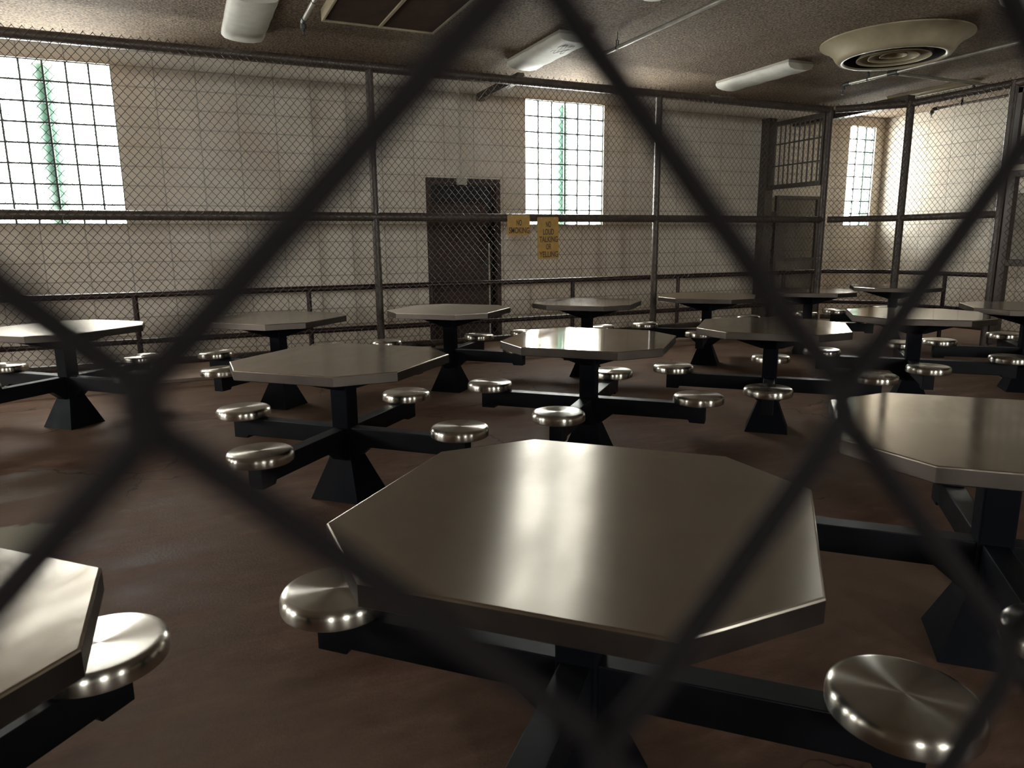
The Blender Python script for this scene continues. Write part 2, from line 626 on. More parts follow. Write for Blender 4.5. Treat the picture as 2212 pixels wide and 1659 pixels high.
for (xc, txt) in ((-1.165, 'leftmost glass block window in view'), (5.02, 'glass block window above the yellow signs')):
    o = MB().lathe([(0.105, 0.0), (0.105, 3.7)], 20).build('outdoor_post', M['post_green'])
    o.location = (xc, WALL_Y + T + 0.13, 0.0)
    tag(o, 'green upright post outside, blurred behind the ' + txt, 'post', 'posts outside the windows')

def added_window(num, P, n=6, k=8):
    """block glazing for an added light window that is out of view; P(u, v, d) gives the point, u along, v up, d outwards"""
    gp, jm = MB(), MB()
    bw, bh = BW_W / n, (BW_Z1 - BW_Z0) / k
    for c in range(n):
        for r in range(k):
            u0, u1, v0, v1 = c * bw + 0.004, (c + 1) * bw - 0.004, BW_Z0 + r * bh + 0.004, BW_Z0 + (r + 1) * bh - 0.004
            gp.add([P(u0, v0, 0.03), P(u1, v0, 0.03), P(u1, v1, 0.03), P(u0, v1, 0.03)], [(0, 1, 2, 3)])
    def bar(u0, u1, v0, v1):
        a, b = P(u0, v0, 0.028), P(u1, v1, 0.05)
        jm.box(min(a[0], b[0]), max(a[0], b[0]), min(a[1], b[1]), max(a[1], b[1]), v0, v1)
    for c in range(1, n):
        bar(c * bw - 0.005, c * bw + 0.005, BW_Z0, BW_Z1)
    for r in range(1, k):
        bar(0, BW_W, BW_Z0 + r * bh - 0.005, BW_Z0 + r * bh + 0.005)
    w_ob = struct('window_%d' % num, gp, M['glass'])  # added light windows share the numbering of the real ones
    jm.build('mortar_joint', M['mortar'], w_ob)


for i, x0 in enumerate(ADDED_BACK_WINS):
    added_window(6 + i, lambda u, v, d, x0=x0: (x0 + u, BWALL - d, v))
for i, y0 in enumerate(ADDED_LEFT_WINS):
    added_window(6 + len(ADDED_BACK_WINS) + i, lambda u, v, d, y0=y0: (LWALL - d, y0 + u, v))

# hatch in the end wall: reveal, sill and a folded steel shutter
hs = MB()
hs.box(RWALL - 0.012, RWALL + T, HY1 - 0.03, HY1 + 0.05, HZ0, HZ1 + 0.05)
hs.box(RWALL - 0.012, RWALL + T, HY0 - 0.05, HY0 + 0.03, HZ0, HZ1 + 0.05)
hs.box(RWALL - 0.012, RWALL + T, HY0 + 0.03, HY1 - 0.03, HZ1 - 0.03, HZ1 + 0.05)
h_ob = struct('window_5', hs, M['trim'])
MB().box(RWALL - 0.09, RWALL + T, HY0 - 0.07, HY1 + 0.06, HZ0 - 0.045, HZ0).build('window_sill', M['trim'], h_ob, bevel=0.004)
MB().box(RWALL + 0.15, RWALL + T - 0.01, HY0 + 0.03, HY1 - 0.03, HZ0, HZ1 - 0.03).build('shutter', M['trim'], h_ob)
MB().box(RWALL + 0.06, RWALL + 0.11, HY1 - 0.17, HY1 - 0.06, HZ0 + 0.02, HZ1 - 0.03).build('shutter_post', M['bars'], h_ob)

# ------------------------------------------------------------------ door in the far wall
x0, x1, zt = DOOR
d = MB()
fw = 0.062
for a, b in ((x0, x0 + fw), (x1 - fw, x1)):
    d.box(a, b, WALL_Y - 0.018, WALL_Y + 0.15, 0.0, zt)
d.box(x0 + fw, x1 - fw, WALL_Y - 0.018, WALL_Y + 0.15, zt - 0.085, zt)
door = struct('door_1', d, M['door'], bevel=0.003)
lf = MB().box(x0 + fw, x1 - fw - 0.105, WALL_Y + 0.03, WALL_Y + 0.075, 0.04, 1.86)
leaf = lf.build('door_leaf', M['door'], door, bevel=0.003)
MB().box(x0, x1, WALL_Y + 0.15, WALL_Y + T, 0.0, zt).build('doorway_shade_slab', M['dark'], door)  # dark slab stands in for the unlit space behind the leaf
ed = MB().box(x1 - fw - 0.105, x1 - fw - 0.085, WALL_Y + 0.025, WALL_Y + 0.07, 0.06, 1.35)
ed.build('edge_guard', M['fixture'], leaf)
lk = MB().box(x1 - fw - 0.165, x1 - fw - 0.115, WALL_Y + 0.005, WALL_Y + 0.03, 1.02, 1.14)
lk.lathe([(0.014, 0), (0.014, 0.03)], 14, Matrix.Translation((x1 - fw - 0.14, WALL_Y + 0.005, 1.09)) @ Matrix.Rotation(PI / 2, 4, 'X'))
lk.build('lock', M['iron'], leaf)
pn = MB().box(x0 + fw + 0.36, x0 + fw + 0.37, WALL_Y + 0.027, WALL_Y + 0.03, 0.05, 0.62)
pn.build('kick_plate_seam', M['bars'], leaf)

# conduit dropping down the wall to a junction box on the door frame
cd = empty('wall_conduit', (3.36, WALL_Y - 0.018, 0))
tag(cd, 'thin cream conduit running down the block wall to a box over the door', 'conduit')
MB().tube([(0, 0, 2.17), (0, 0, CEIL)], 0.013, 10).build('conduit_pipe', M['trim'], cd)
MB().box(-0.065, 0.065, -0.052, 0.0, 2.095, 2.185).build('junction_box', M['fixture'], cd, bevel=0.004)


# ------------------------------------------------------------------ tables
HT = 0.76
A, B = 0.4973, 0.2832          # half width across flats, half length of the long edges
RS = 0.6835                    # post to seat centre


def octagon(k=0.0):
    """corner points, pulled in by k on every side"""
    a = A - k
    b = B - k * math.tan(PI / 8)
    return [(-a, -b), (-b, -a), (b, -a), (a, -b), (a, b), (b, a), (-b, a), (-a, b)]


def top_mesh():
    mb = MB()
    rings = [(octagon(0.004), HT - 0.050), (octagon(0.0), HT - 0.047), (octagon(0.0), HT - 0.005), (octagon(0.0015), HT - 0.0015), (octagon(0.005), HT)]
    vs = []
    fs = []
    for pts, z in rings:
        vs += [(x, y, z) for x, y in pts]
    for i in range(len(rings) - 1):
        for k in range(8):
            k2 = (k + 1) % 8
            fs.append((i * 8 + k, i * 8 + k2, (i + 1) * 8 + k2, (i + 1) * 8 + k))
    fs.append(tuple(range(7, -1, -1)))
    fs.append(tuple(32 + k for k in range(8)))
    return mb.add(vs, fs)


def arm_mesh():
    mb = MB()
    w = 0.038
    prof = [(0.050, 0.385), (RS + 0.045, 0.385), (RS + 0.045, 0.268), (RS - 0.045, 0.268), (RS - 0.055, 0.286), (0.165, 0.286), (0.078, 0.215), (0.050, 0.215)]
    # profile in the x-z plane, extruded across y
    return mb.prism(prof, -w, w, 'y')


def bracket_mesh():
    mb = MB()
    prof = [(0.048, HT - 0.050), (0.410, HT - 0.050), (0.410, HT - 0.060), (0.395, HT - 0.063), (0.070, HT - 0.163), (0.048, HT - 0.165)]
    return mb.prism(prof, -0.034, 0.034, 'y')


def seat_mesh():
    z = 0.440
    prof = [(0.0005, z - 0.052), (0.128, z - 0.052), (0.143, z - 0.051), (0.1485, z - 0.047), (0.150, z - 0.042), (0.150, z - 0.022), (0.1485, z - 0.013), (0.144, z - 0.0055), (0.137, z - 0.0012), (0.128, z), (0.060, z - 0.0008), (0.0005, z - 0.0012)]
    return MB().lathe(prof, 56, close=False)


def base_mesh():
    mb = MB()
    rings = [(0.146, 0.0), (0.144, 0.006), (0.062, 0.235), (0.054, 0.25)]
    vs = []
    fs = []
    for h, z in rings:
        vs += [(-h, -h, z), (h, -h, z), (h, h, z), (-h, h, z)]
    for i in range(3):
        for k in range(4):
            k2 = (k + 1) % 4
            fs.append((i * 4 + k, i * 4 + k2, (i + 1) * 4 + k2, (i + 1) * 4 + k))
    fs += [(3, 2, 1, 0), (12, 13, 14, 15)]
    return mb.add(vs, fs)


def make_table():
    t = empty('octagonal_table')
    tp = top_mesh().build('tabletop', M['top_a'], t)
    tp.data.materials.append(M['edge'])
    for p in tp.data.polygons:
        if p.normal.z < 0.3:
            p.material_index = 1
    MB().box(-0.051, 0.051, -0.051, 0.051, 0.24, HT - 0.05).build('post', M['black'], t, bevel=0.006)
    base_mesh().build('base', M['black'], t)
    am, bm, sm = None, None, None
    for k in range(4):
        if k == 0:
            a = arm_mesh().build('arm', M['armtop'], t, bevel=0.003)
            b = bracket_mesh().build('bracket', M['black'], t)
            s = seat_mesh().build('seat', M['seat'], a, auto=60)
            am, bm, sm = a, b, s
        else:
            a, b, s = am.copy(), bm.copy(), sm.copy()
            for o in (a, b, s):
                COL.objects.link(o)
            a.parent = t
            b.parent = t
            s.parent = a
        a.rotation_euler.z = k * PI / 2
        b.rotation_euler.z = k * PI / 2
        s.location = (RS, 0, 0)
    return t


def copy_tree(o, parent=None):
    c = o.copy()
    COL.objects.link(c)
    c.parent = parent
    for ch in list(o.children):
        copy_tree(ch, c)
    return c


TABLES = [
    # x, y, top material, label
    (0.782, 1.330, 'c', 'large octagonal steel table nearest the camera, a streaky window reflection down its top'),
    (2.320, 1.316, 'a', 'octagonal steel table cut by the right picture edge, right of the nearest table'),
    (-0.744, 1.300, 'a', 'octagonal steel table cropped in the bottom left corner of the view'),
    (0.723, 3.771, 'a', 'dull octagonal table left of centre, dark pyramid base and all four stools in full view'),
    (2.286, 3.822, 'b', 'octagonal table at the centre mirroring the glass block window panes in its top'),
    (3.777, 3.791, 'a', 'octagonal table right of centre with a bright window glint on its right corner'),
    (5.381, 3.851, 'b', 'octagonal table behind the right foreground table, chain link mirrored in its shiny top'),
    (6.797, 3.787, 'a', 'octagonal table at the right picture edge in front of the cage gate'),
    (-0.881, 6.284, 'd', 'octagonal table at the left picture edge with a pale shiny top under the large window'),
    (0.672, 6.220, 'a', 'octagonal table by the far fence, second from the left, partly hidden by the dull table'),
    (2.205, 6.203, 'c', 'octagonal table by the far fence standing in front of the maroon door'),
    (3.702, 6.238, 'b', 'octagonal table by the far fence below the two yellow signs'),
    (5.248, 6.250, 'c', 'octagonal table by the far fence right of the pale fence post'),
    (6.805, 6.280, 'b', 'octagonal table near the cage corner in front of the barred gate'),
    (8.330, 6.310, 'b', 'farthest octagonal table, beside the right side fence below the narrow window'),
]
proto = make_table()
for i, (x, y, tm, lab) in enumerate(TABLES):
    t = proto if i == 0 else copy_tree(proto)
    t.location = (x, y, 0)
    t.rotation_euler.z = -PI / 4
    for ch in t.children:
        if ch.name.startswith('tabletop'):
            ch.data = ch.data.copy() if i else ch.data
            ch.data.materials[0] = M['top_' + tm]
            if i == 4:                       # this top sits very slightly out of level
                ch.rotation_euler = (math.radians(0.32), math.radians(0.32), 0)
    tag(t, lab, 'table', 'octagonal tables with four stools')


# ------------------------------------------------------------------ chain link
def chain(mb, org, ux, w, h, x_rng, z_rng, r, sides=4, basis=None, anchor=(0, 0), fine=False):
    """woven wire: org = point of the plane, ux = unit vector along it (z is up).
    w, h = diamond width and height; wires zigzag up and hook each other at every crossing."""
    org = Vector(org)
    ux = Vector(ux)
    nrm = Vector((ux.y, -ux.x, 0))
    b0, b1 = basis or ((1, 0), (0, 1))
    ov = r * 0.9
    i0, i1 = int(math.floor(x_rng[0] / (w / 2))), int(math.ceil(x_rng[1] / (w / 2)))
    k0, k1 = int(math.floor(z_rng[0] / (h / 2))), int(math.ceil(z_rng[1] / (h / 2)))
    for i in range(i0, i1):
        pts = []
        for k in range(k0, k1 + 1):
            s = 1 if (i + k) % 2 == 0 else -1
            xc = (i + 0.5) * w / 2
            zc = k * h / 2
            fr = (0.16, 0.05) if fine else (0.10,)
            row = []
            for f in fr:
                row.append((xc + s * (w / 4 * (1 - 2 * f) + ov * (1.0 if f < 0.08 else 0.7)), zc - f * h / 2, s * r * (1.0 - 0.4 * (f < 0.08))))
            for f in reversed(fr):
                row.append((xc + s * (w / 4 * (1 - 2 * f) + ov * (1.0 if f < 0.08 else 0.7)), zc + f * h / 2, -s * r * (1.0 - 0.4 * (f < 0.08))))
            pts += row
        P = []
        for (x, z, d) in pts:
            X = anchor[0] + x * b0[0] + z * b1[0]
            Z = anchor[1] + x * b0[1] + z * b1[1]
            if not fine or (z_rng[0] - 0.1 < z < z_rng[1] + 0.1):
                P.append(org + ux * X + Vector((0, 0, Z)) + nrm * d)
        mb.tube(P, r, sides, nrm=nrm, cap=False)
    return mb


MW, MH = 0.0744, 0.0860
Z_BOT, Z_MID, Z_TOP = 0.245, 1.640, 3.140


def fence_run(parent, p0, p1, z0=0.23, z1=3.175, name='mesh_panel', ph=0.0):
    a = Vector((p0[0], p0[1], 0))
    b = Vector((p1[0], p1[1], 0))
    L = (b - a).length
    ux = (b - a) / L
    n = Vector((ux.y, -ux.x, 0))      # towards the cage inside
    mb = MB()
    off = 0.050
    chain(mb, a + n * off, ux, MW, MH, (ph, L - 0.0), (z0, z1), 0.0025, 4, anchor=(0, 0.018))
    return mb.build(name, M['mesh'], parent, auto=0)


def rail(parent, p0, p1, z, r, name):
    return MB().tube([(p0[0], p0[1], z), (p1[0], p1[1], z)], r, 18).build(name, M['pipe'], parent)


def fpost(parent, p, r=0.041, z1=3.17, name='post'):
    return MB().lathe([(r, 0.0), (r, z1), (r * 0.75, z1 + 0.012)], 20, Matrix.Translation((p[0], p[1], 0))).build(name, M['pipe'], parent)


# far run
fb = empty('chain_link_fence', (0, 0, 0))
tag(fb, 'long brown chain link cage fence between the tables and the far block wall', 'fence')
XL = -5.10
pxs = [XL, -1.62, 1.912, 5.535]
for x in pxs:
    fpost(fb, (x, FENCE_Y))
fpost(fb, CORNER, 0.046)
ends = pxs + [CORNER[0]]
for a, b in zip(ends[:-1], ends[1:]):
    fence_run(fb, (a, FENCE_Y), (b, FENCE_Y))
rail(fb, (XL, FENCE_Y), (CORNER[0] - 0.02, FENCE_Y), Z_TOP, 0.048, 'top_rail')
rail(fb, (XL, FENCE_Y), CORNER, Z_MID, 0.046, 'middle_rail')
rail(fb, (XL, FENCE_Y), CORNER, Z_BOT, 0.036, 'bottom_rail')
MB().box(3.60, 3.68, FENCE_Y, WALL_Y, Z_TOP + 0.0, Z_TOP + 0.09).build('wall_brace', M['pipe'], fb)

# cut corner and right run
fs_ = empty('chain_link_fence', (0, 0, 0))
tag(fs_, 'brown chain link fence turning the cage corner and running along the right side', 'fence')
Y_GATE0 = 5.56
c1 = (CORNER[0] + 0.05, CORNER[1] - 0.05)
fpost(fs_, SIDE, 0.050)
fpost(fs_, (SIDE[0], Y_GATE0), 0.052)
fence_run(fs_, c1, SIDE)
fence_run(fs_, SIDE, (SIDE[0], Y_GATE0))
for z, r, nm in ((Z_TOP, 0.048, 'top_rail'), (Z_MID, 0.044, 'middle_rail'), (Z_BOT, 0.036, 'bottom_rail')):
    MB().tube([(c1[0], c1[1], z), (SIDE[0], SIDE[1], z)], r, 18).build(nm, M['pipe'], fs_)
    MB().tube([(SIDE[0], SIDE[1], z), (SIDE[0], Y_GATE0 if z < 3 else 0.6, z)], r, 18).build(nm, M['pipe'], fs_)
MB().box(9.03, 9.17, SIDE[1], WALL_Y, Z_TOP - 0.01, Z_TOP + 0.11).build('wall_brace', M['pipe'], fs_)
fpost(fs_, (SIDE[0], 4.25), 0.052)
fence_run(fs_, (SIDE[0], 4.25), (SIDE[0], 0.6))
fpost(fs_, (SIDE[0], 0.6), 0.045)
MB().tube([(SIDE[0], 4.25, Z_MID), (SIDE[0], 0.6, Z_MID)], 0.044, 18).build('middle_rail', M['pipe'], fs_)

# cage gate with barred transom over it
gt = empty('cage_gate', (SIDE[0], 0, 0))
tag(gt, 'chain link gate with steel tube frame at the right picture edge', 'gate')
g = MB()
for y in (5.45, 4.36):
    g.box(-0.045, 0.045, y - 0.045, y + 0.045, 0.06, 2.14)
for z in (0.10, 1.06, 2.10):
    g.box(-0.04, 0.04, 4.36, 5.45, z - 0.04, z + 0.04)
g.build('gate_frame', M['pipe'], gt, bevel=0.006)
mb = MB()
chain(mb, (-0.05, 5.45, 0), (0, -1, 0), MW, MH, (0, 1.09), (0.12, 2.10), 0.0025, 4)
mb.build('gate_mesh', M['mesh'], gt, auto=0)
tb = empty('barred_transom', (SIDE[0], 0, 0))
tag(tb, 'barred steel transom panel above the chain link gate at the right edge', 'grille')
g = MB()
for z in (2.24, 3.05):
    g.box(-0.03, 0.03, 4.31, 5.50, z - 0.03, z + 0.03)
for y in (4.33, 5.48):
    g.box(-0.03, 0.03, y - 0.03, y + 0.03, 2.21, 3.08)
g.build('transom_frame', M['bars'], tb)
bar = None
for k in range(9):
    b = MB().tube([(0, 0, 2.26), (0, 0, 3.03)], 0.012, 10).build('bar', M['bars'], tb) if bar is None else bar.copy()
    if bar is None:
        bar = b
    else:
        COL.objects.link(b)
    b.location = (0, 4.33 + 0.115 * (k + 1), 0)
for z in (2.52, 2.78):
    MB().box(-0.016, 0.016, 4.33, 5.48, z - 0.006, z + 0.006).build('cross_bar', M['bars'], tb)

# near fence, just in front of the lens
nf = empty('chain_link_fence', (0, 0, 0))
tag(nf, 'dark out of focus chain link wires right in front of the camera', 'fence')
mb = MB()
nw, nh = 0.0756, 0.0832
chain(mb, (0, 0.06, 0), (1, 0, 0), nw, nh, (-0.95, 0.95), (-1.05, 1.30), 0.0016, 8,
      basis=((1.0, -0.078), (-0.100, 1.0)), anchor=(0.0340, 1.3357), fine=True)
mb.build('mesh_panel', M['nearwire'], nf, auto=0)
for x in (-1.02, 1.06):
    fpost(nf, (x, 0.10))
for z, r in ((3.14, 0.048), (0.20, 0.036)):
    MB().tube([(-1.02, 0.10, z), (1.06, 0.10, z)], r, 16).build('top_rail' if z > 1 else 'bottom_rail', M['pipe'], nf)

# ------------------------------------------------------------------ handrail along the corridor
hr = empty('handrail', (0, 0, 0))
tag(hr, 'maroon two rail pipe handrail along the corridor behind the cage fence', 'handrail')
HY = 7.92
for z, r, nm in ((0.885, 0.031, 'upper_rail'), (0.425, 0.029, 'lower_rail')):
    MB().tube([(-5.2, HY, z), (8.86, HY, z), (8.93, HY - 0.03, z), (9.40, 7.36, z), (9.45, 7.27, z), (9.45, 5.66, z)], r, 14).build(nm, M['rail'], hr)
hp = None
for (x, y) in ((-3.74, HY), (-2.10, HY), (-0.467, HY), (1.205, HY), (2.60, HY), (4.48, HY), (6.13, HY), (8.05, HY), (9.45, 6.40), (9.45, 5.70)):
    zb = 0.034 if x < 9.4 else 0.0
    p = MB().tube([(0, 0, 0.0), (0, 0, 0.885)], 0.026, 14).build('post', M['rail'], hr) if hp is None else hp.copy()
    if hp is None:
        hp = p
    else:
        COL.objects.link(p)
    p.location = (x, y, zb if x < 9.4 else 0.0)
    p.scale.z = (0.885 - zb) / 0.885

# ------------------------------------------------------------------ barred partition across the corridor
pt = empty('barred_partition', (CORNER[0], 0, 0))
tag(pt, 'dark barred partition across the corridor with its mesh gate swung open against the wall', 'partition')
g = MB()
g.box(-0.05, 0.10, 8.74, 8.90, 0.035, 3.20)
g.build('post', M['bars'], pt)
g = MB()
for z in (2.16, 3.09):
    g.box(-0.03, 0.03, 7.70, 8.74, z - 0.032, z + 0.032)
g.box(-0.03, 0.03, 8.66, 8.74, 2.19, 3.06)
g.box(-0.03, 0.03, 7.70, 7.74, 2.19, 3.06)
g.build('transom_frame', M['bars'], pt)
bar = None
for k in range(10):
    b = MB().tube([(0, 0, 2.18), (0, 0, 3.07)], 0.0125, 10).build('bar', M['bars'], pt) if bar is None else bar.copy()
    if bar is None:
        bar = b
    else:
        COL.objects.link(b)
    b.location = (0, 7.74 + 0.092 * (k + 0.7), 0)
for z in (2.47, 2.79):
    MB().box(-0.018, 0.018, 7.72, 8.70, z - 0.009, z + 0.009).build('cross_bar', M['bars'], pt)
# gate leaf, open and lying along the far wall
g = MB()
gx0, gx1, gy = 0.20, 1.13, 8.76
for a, b in ((gx0, gx0 + 0.055), (gx1 - 0.05, gx1)):
    g.box(a, b, gy - 0.02, gy + 0.025, 0.06, 2.05)
for z in (2.00, 1.02, 0.06):
    g.box(gx0 + 0.055, gx1 - 0.05, gy - 0.02, gy + 0.025, z, z + 0.05)
gl = g.build('gate_leaf', M['bars'], pt)
MB().box(gx0 + 0.055, gx1 - 0.05, gy - 0.006, gy + 0.006, 0.11, 1.02).build('gate_lower_sheet', M['gate'], gl)
MB().box(gx0 + 0.055, gx0 + 0.21, gy - 0.012, gy + 0.012, 1.07, 1.74).build('lock_case', M['bars'], gl)
mb = MB()
chain(mb, (gx0 + 0.055, gy, 0), (1, 0, 0), 0.026, 0.034, (0, gx1 - gx0 - 0.105), (1.07, 2.0), 0.0035, 4)
mb.build('gate_mesh', M['gate'], gl, auto=0)
lb = MB()
for z in (1.30, 1.12):
    lb.box(gx1, gx1 + 0.06, gy - 0.015, gy + 0.015, z - 0.02, z + 0.02)
lb.build('latch_bolt', M['iron'], gl)
MB().box(0.10, 0.20, gy - 0.01, gy + 0.02, 1.70, 1.80).box(0.10, 0.20, gy - 0.01, gy + 0.02, 0.35, 0.45).build('hinge', M['iron'], gl)


# ------------------------------------------------------------------ signs
def text_mesh(s, cx, top, wid, hei, y):
    cu = bpy.data.curves.new('t', 'FONT')
    cu.body = s
    cu.extrude = 0.004
    cu.offset = 0.022
    cu.resolution_u = 4
    o = bpy.data.objects.new('t', cu)
    COL.objects.link(o)
    dg = bpy.context.evaluated_depsgraph_get()
    me = bpy.data.meshes.new_from_object(o.evaluated_get(dg))
    vs = [v.co.copy() for v in me.vertices]
    fs = [tuple(p.vertices) for p in me.polygons]
    bpy.data.objects.remove(o)
    bpy.data.curves.remove(cu)
    bpy.data.meshes.remove(me)
    x0, x1 = min(v.x for v in vs), max(v.x for v in vs)
    y0, y1 = min(v.y for v in vs), max(v.y for v in vs)
    out = [((v.x - x0) / (x1 - x0) * wid - wid / 2 + cx, y - 0.0012 + (0.0011 if v.z < 0 else 0.0), top - hei + (v.y - y0) / (y1 - y0) * hei) for v in vs]
    return out, fs


def sign(label, x0, x1, z0, z1, lines, tilt=0.0, bolts=True):
    y = FENCE_Y - 0.066
    e = empty('wall_sign', ((x0 + x1) / 2, y, z1))
    e.rotation_euler.y = tilt
    tag(e, label, 'sign', 'yellow rule signs on the fence')
    w, hgt = x1 - x0, z1 - z0
    c = 0.018
    pts = []
    for (cx, cz, a0) in ((w / 2 - c, -c, 0), (-w / 2 + c, -c, 90), (-w / 2 + c, -hgt + c, 180), (w / 2 - c, -hgt + c, 270)):
        for k in range(5):
            an = math.radians(a0 + 22.5 * k)
            pts.append((cx + c * math.cos(an), cz + c * math.sin(an)))
    MB().prism(pts, -0.0025, 0.0025, 'y').build('sign_plate', M['yellow'], e)
    mb = MB()
    for (s, top, wid, hh) in lines:
        v, f = text_mesh(s, 0.006, -top, wid, hh, -0.0025)
        mb.add(v, f)
    mb.build('lettering', M['letter'], e)
    if bolts:
        b = MB()
        for x in (-w * 0.31, w * 0.31):
            b.lathe([(0.008, 0.0), (0.008, 0.004)], 10, Matrix.Translation((x, -0.0025, -0.014)) @ Matrix.Rotation(PI / 2, 4, 'X'))
        b.build('fixing', M['fixture'], e)
    return e


sign('yellow plastic sign reading NO SMOKING hung under the fence rail beside the door', 3.425, 3.712, 1.437, 1.668,
     [('NO', 0.052, 0.068, 0.068), ('SMOKING', 0.138, 0.262, 0.070)], 0.0)
sign('taller yellow sign reading NO LOUD TALKING OR YELLING on the chain link fence', 3.808, 4.090, 1.163, 1.648,
     [('NO', 0.050, 0.068, 0.068), ('LOUD', 0.135, 0.142, 0.070), ('TALKING', 0.222, 0.246, 0.070), ('OR', 0.308, 0.068, 0.068), ('YELLING', 0.396, 0.252, 0.070)], -0.012)


# ------------------------------------------------------------------ ceiling fittings
def light(x, y, label, tilt=0.0):
    e = empty('ceiling_light', (x, y, CEIL))
    tag(e, label, 'ceiling light', 'wraparound ceiling lights')
    MB().box(-0.19, 0.19, -0.61, 0.61, -0.035, 0.0).build('housing', M['fixture'], e, bevel=0.004)
    prof = [(-0.192, -0.030), (-0.192, -0.052), (-0.165, -0.082), (-0.09, -0.098), (0.0, -0.102), (0.09, -0.098), (0.165, -0.082), (0.192, -0.052), (0.192, -0.030)]
    mb = MB()
    n = len(prof)
    seg = 12
    vs = []
    for i in range(seg + 1):
        yy = -0.615 + 1.23 * i / seg
        for (a, z) in prof:
            vs.append((a, yy, z + 0.004 * math.sin(i * 1.9 + a * 9)))
    fs = [(i * n + k, i * n + k + 1, (i + 1) * n + k + 1, (i + 1) * n + k) for i in range(seg) for k in range(n - 1)]
    fs += [tuple(range(n - 1, -1, -1)), tuple(seg * n + k for k in range(n))]
    mb.add(vs, fs, True)
    mb.build('diffuser_lens', M['lens'], e, auto=50)
    return e


light(0.715, 7.09, 'unlit ceiling light with white lens at the upper left, beside the pipe end')
L2 = light(3.690, 7.09, 'unlit ceiling light with scribbled lens above the centre of the cage')
light(6.640, 7.09, 'unlit ceiling light with plain lens left of the round air diffuser')
light(6.640, 3.55, 'unlit ceiling light cut off by the upper right picture corner')
# grey scribbled scuffs on the second lens
sc = MB()
for k in range(6):
    cx = -0.07 + 0.026 * k
    pts = [(cx + 0.010 * math.sin(i * 1.7 + k * 2.1), -0.52 + 0.045 * i + 0.02 * (k % 3), -0.1035 + abs(cx) * 0.045) for i in range(8)]
    sc.tube(pts, 0.0022, 5)
sc.build('scuff_mark', M['fixture_grey'], L2)

# return air grille
va = empty('air_return_grille', (1.805, 6.13, CEIL))
tag(va, 'beige return air grille box with brown louvres on the ceiling', 'air grille')
g = MB()
X, Y, Hh = 0.515, 0.64, 0.100
for a, b, c_, d_ in ((-X, -X + 0.02, -Y, Y), (X - 0.02, X, -Y, Y), (-X + 0.02, X - 0.02, -Y, -Y + 0.02), (-X + 0.02, X - 0.02, Y - 0.02, Y)):
    g.box(a, b, c_, d_, -Hh, 0.0)
g.box(-0.014, 0.014, -Y + 0.02, Y - 0.02, -Hh, -0.02)
g.build('grille_frame', M['beige'], va, bevel=0.003)
for s in (-1, 1):
    lv = MB()
    xa = -X + 0.02 if s < 0 else 0.014
    n = 40
    wd = (X - 0.034) / n
    for k in range(n):
        x = xa + wd * (k + 0.5)
        lv.add([(x - 0.0055, -Y + 0.02, -0.060), (x + 0.0045, -Y + 0.02, -0.088), (x + 0.0045, Y - 0.02, -0.088), (x - 0.0055, Y - 0.02, -0.060),
                (x - 0.0042, -Y + 0.02, -0.060), (x + 0.0058, -Y + 0.02, -0.088), (x + 0.0058, Y - 0.02, -0.088), (x - 0.0042, Y - 0.02, -0.060)],
               [(0, 1, 2, 3), (7, 6, 5, 4), (0, 4, 5, 1), (3, 2, 6, 7), (1, 5, 6, 2), (0, 3, 7, 4)])
    lv.build('louver_panel', M['louver'], va)
MB().box(-X + 0.02, X - 0.02, -Y + 0.02, Y - 0.02, -0.045, -0.035).build('backing', M['dark'], va)

# round diffuser
rd = empty('round_air_diffuser', (6.885, 5.475, CEIL - 0.002))
tag(rd, 'large round beige air diffuser with concentric rings on the ceiling', 'air diffuser')
MB().lathe([(0.715, 0.0), (0.715, -0.012), (0.690, -0.022), (0.640, -0.050), (0.585, -0.100), (0.555, -0.150), (0.530, -0.178), (0.500, -0.186), (0.478, -0.183), (0.470, -0.176), (0.472, -0.168)], 72, close=False).build('outer_cone', M['beige'], rd, auto=50)
MB().lathe([(0.474, -0.168), (0.470, -0.03), (0.001, -0.03)], 48, close=False).build('throat', M['dark'], rd)  # dark lining paints in the shade between cone and rings
for r, z in ((0.345, -0.175), (0.235, -0.165), (0.125, -0.150)):
    MB().lathe([(r, z - 0.004), (r + 0.006, z - 0.002), (r + 0.002, z + 0.012), (r - 0.045, z + 0.060), (r - 0.075, z + 0.105), (r - 0.079, z + 0.103), (r - 0.050, z + 0.058), (r - 0.005, z + 0.010), (r, z - 0.004)], 56, close=False).build('ring', M['beige'], rd, auto=50)

# dome light / box cover at the top edge
dl = empty('round_ceiling_plate', (3.70, 5.22, CEIL))
tag(dl, 'round white ceiling plate cut by the top picture edge', 'ceiling plate')
MB().lathe([(0.135, 0.0), (0.135, -0.03), (0.128, -0.045), (0.10, -0.06), (0.0005, -0.068)], 36, close=False).build('cover', M['lens'], dl)
b = MB()
for k in range(3):
    a = k * 2.1 + 1.0
    b.lathe([(0.006, -0.040), (0.006, -0.055)], 8, Matrix.Translation((0.127 * math.cos(a), 0.127 * math.sin(a), 0)))
b.build('screw', M['iron'], dl)


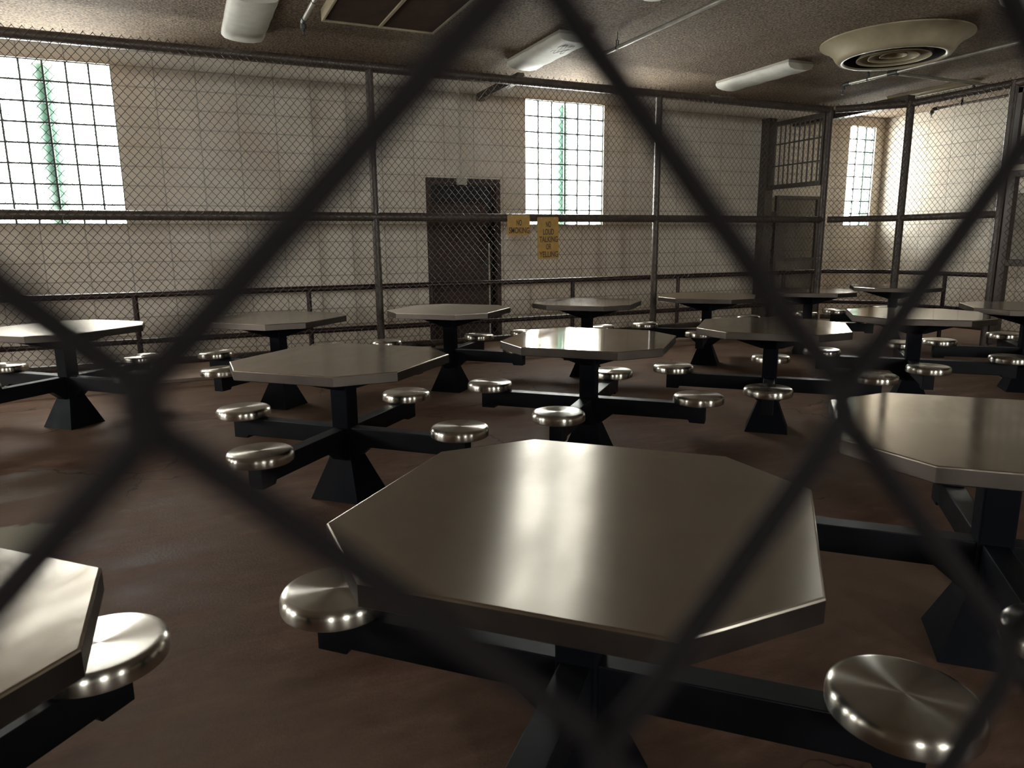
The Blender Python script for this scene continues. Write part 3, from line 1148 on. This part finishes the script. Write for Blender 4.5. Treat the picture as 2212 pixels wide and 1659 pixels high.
def sprinkler_pipe(label, x, y_end, y_far, z, hang, branch=None, r=0.020):
    e = empty('sprinkler_pipe', (x, 0, z))
    tag(e, label, 'sprinkler pipe', 'sprinkler pipes under the ceiling')
    MB().tube([(0, y_end, 0), (0, y_far, 0)], r, 14).build('pipe_run', M['galv'], e)
    el = MB()
    el.tube([(0, y_end - 0.06, 0), (0, y_end, 0), (0, y_end + 0.022, -0.006), (0, y_end + 0.034, -0.022), (0, y_end + 0.036, -0.060)], r * 1.35, 12)
    el.build('elbow', M['iron'], e)
    hd = MB()
    hd.lathe([(0.013, -0.055), (0.013, -0.075), (0.006, -0.080), (0.006, -0.105), (0.016, -0.110), (0.017, -0.114)], 10, Matrix.Translation((0, y_end + 0.036, 0)))
    hd.build('sprinkler_head', M['iron'], e)
    for hy in hang:
        h = MB()
        h.tube([(0, hy, CEIL - z), (0, hy, r + 0.045)], 0.005, 6)
        h.box(-r * 0.7, -r * 0.45, hy - 0.008, hy + 0.008, -r * 0.2, r + 0.05)
        h.box(r * 0.45, r * 0.7, hy - 0.008, hy + 0.008, -r * 0.2, r + 0.05)
        h.box(-r * 0.7, r * 0.7, hy - 0.008, hy + 0.008, r + 0.042, r + 0.05)
        h.tube([(0, hy - 0.010, 0), (0, hy + 0.010, 0)], r * 1.12, 14)
        h.build('pipe_hanger', M['iron'], e)
    if branch:
        by, bx = branch
        MB().tube([(0, by - 0.06, 0), (0, by + 0.06, 0)], r * 1.4, 12).tube([(0, by, 0), (0.07, by, 0)], r * 1.4, 12).build('tee', M['iron'], e)
        MB().tube([(0.05, by, 0), (bx, by, 0)], r * 0.95, 12).build('branch_pipe', M['galv'], e)
    return e


sprinkler_pipe('short end of a sprinkler pipe beside the air return grille', 1.115, 6.63, -1.9, 3.225, (6.1, 3.0))
sprinkler_pipe('sprinkler pipe running from the middle of the ceiling to the top picture edge', 4.07, 6.60, -1.9, 3.225, (6.34, 3.6))
sprinkler_pipe('sprinkler pipe with a side branch passing below the round air diffuser', 7.60, 6.68, -1.9, 3.225, (6.36, 3.2), (6.03, 2.57))
sprinkler_pipe('sprinkler pipe beyond the right side fence close to the end wall', 10.22, 7.36, -1.9, 3.222, (6.95, 4.0))

# bare tube strip light in the corridor
st = empty('strip_light', (8.98, 6.84, CEIL))
st.location = (9.55, 6.95, CEIL)
tag(st, 'narrow strip light with a bare yellowed tube above the right fence', 'strip light')
MB().prism([(-0.11, -0.0), (0.11, -0.0), (0.085, -0.035), (0.03, -0.062), (-0.03, -0.062), (-0.085, -0.035)], -0.61, 0.61, 'y').build('reflector', M['beige'], st)
MB().tube([(0.0, -0.58, -0.088), (0.0, 0.58, -0.088)], 0.017, 12).build('tube', M['lens'], st)
b = MB()
for y in (-0.59, 0.59):
    b.box(-0.014, 0.014, y - 0.012, y + 0.012, -0.108, -0.058)
b.build('lamp_holder', M['iron'], st)
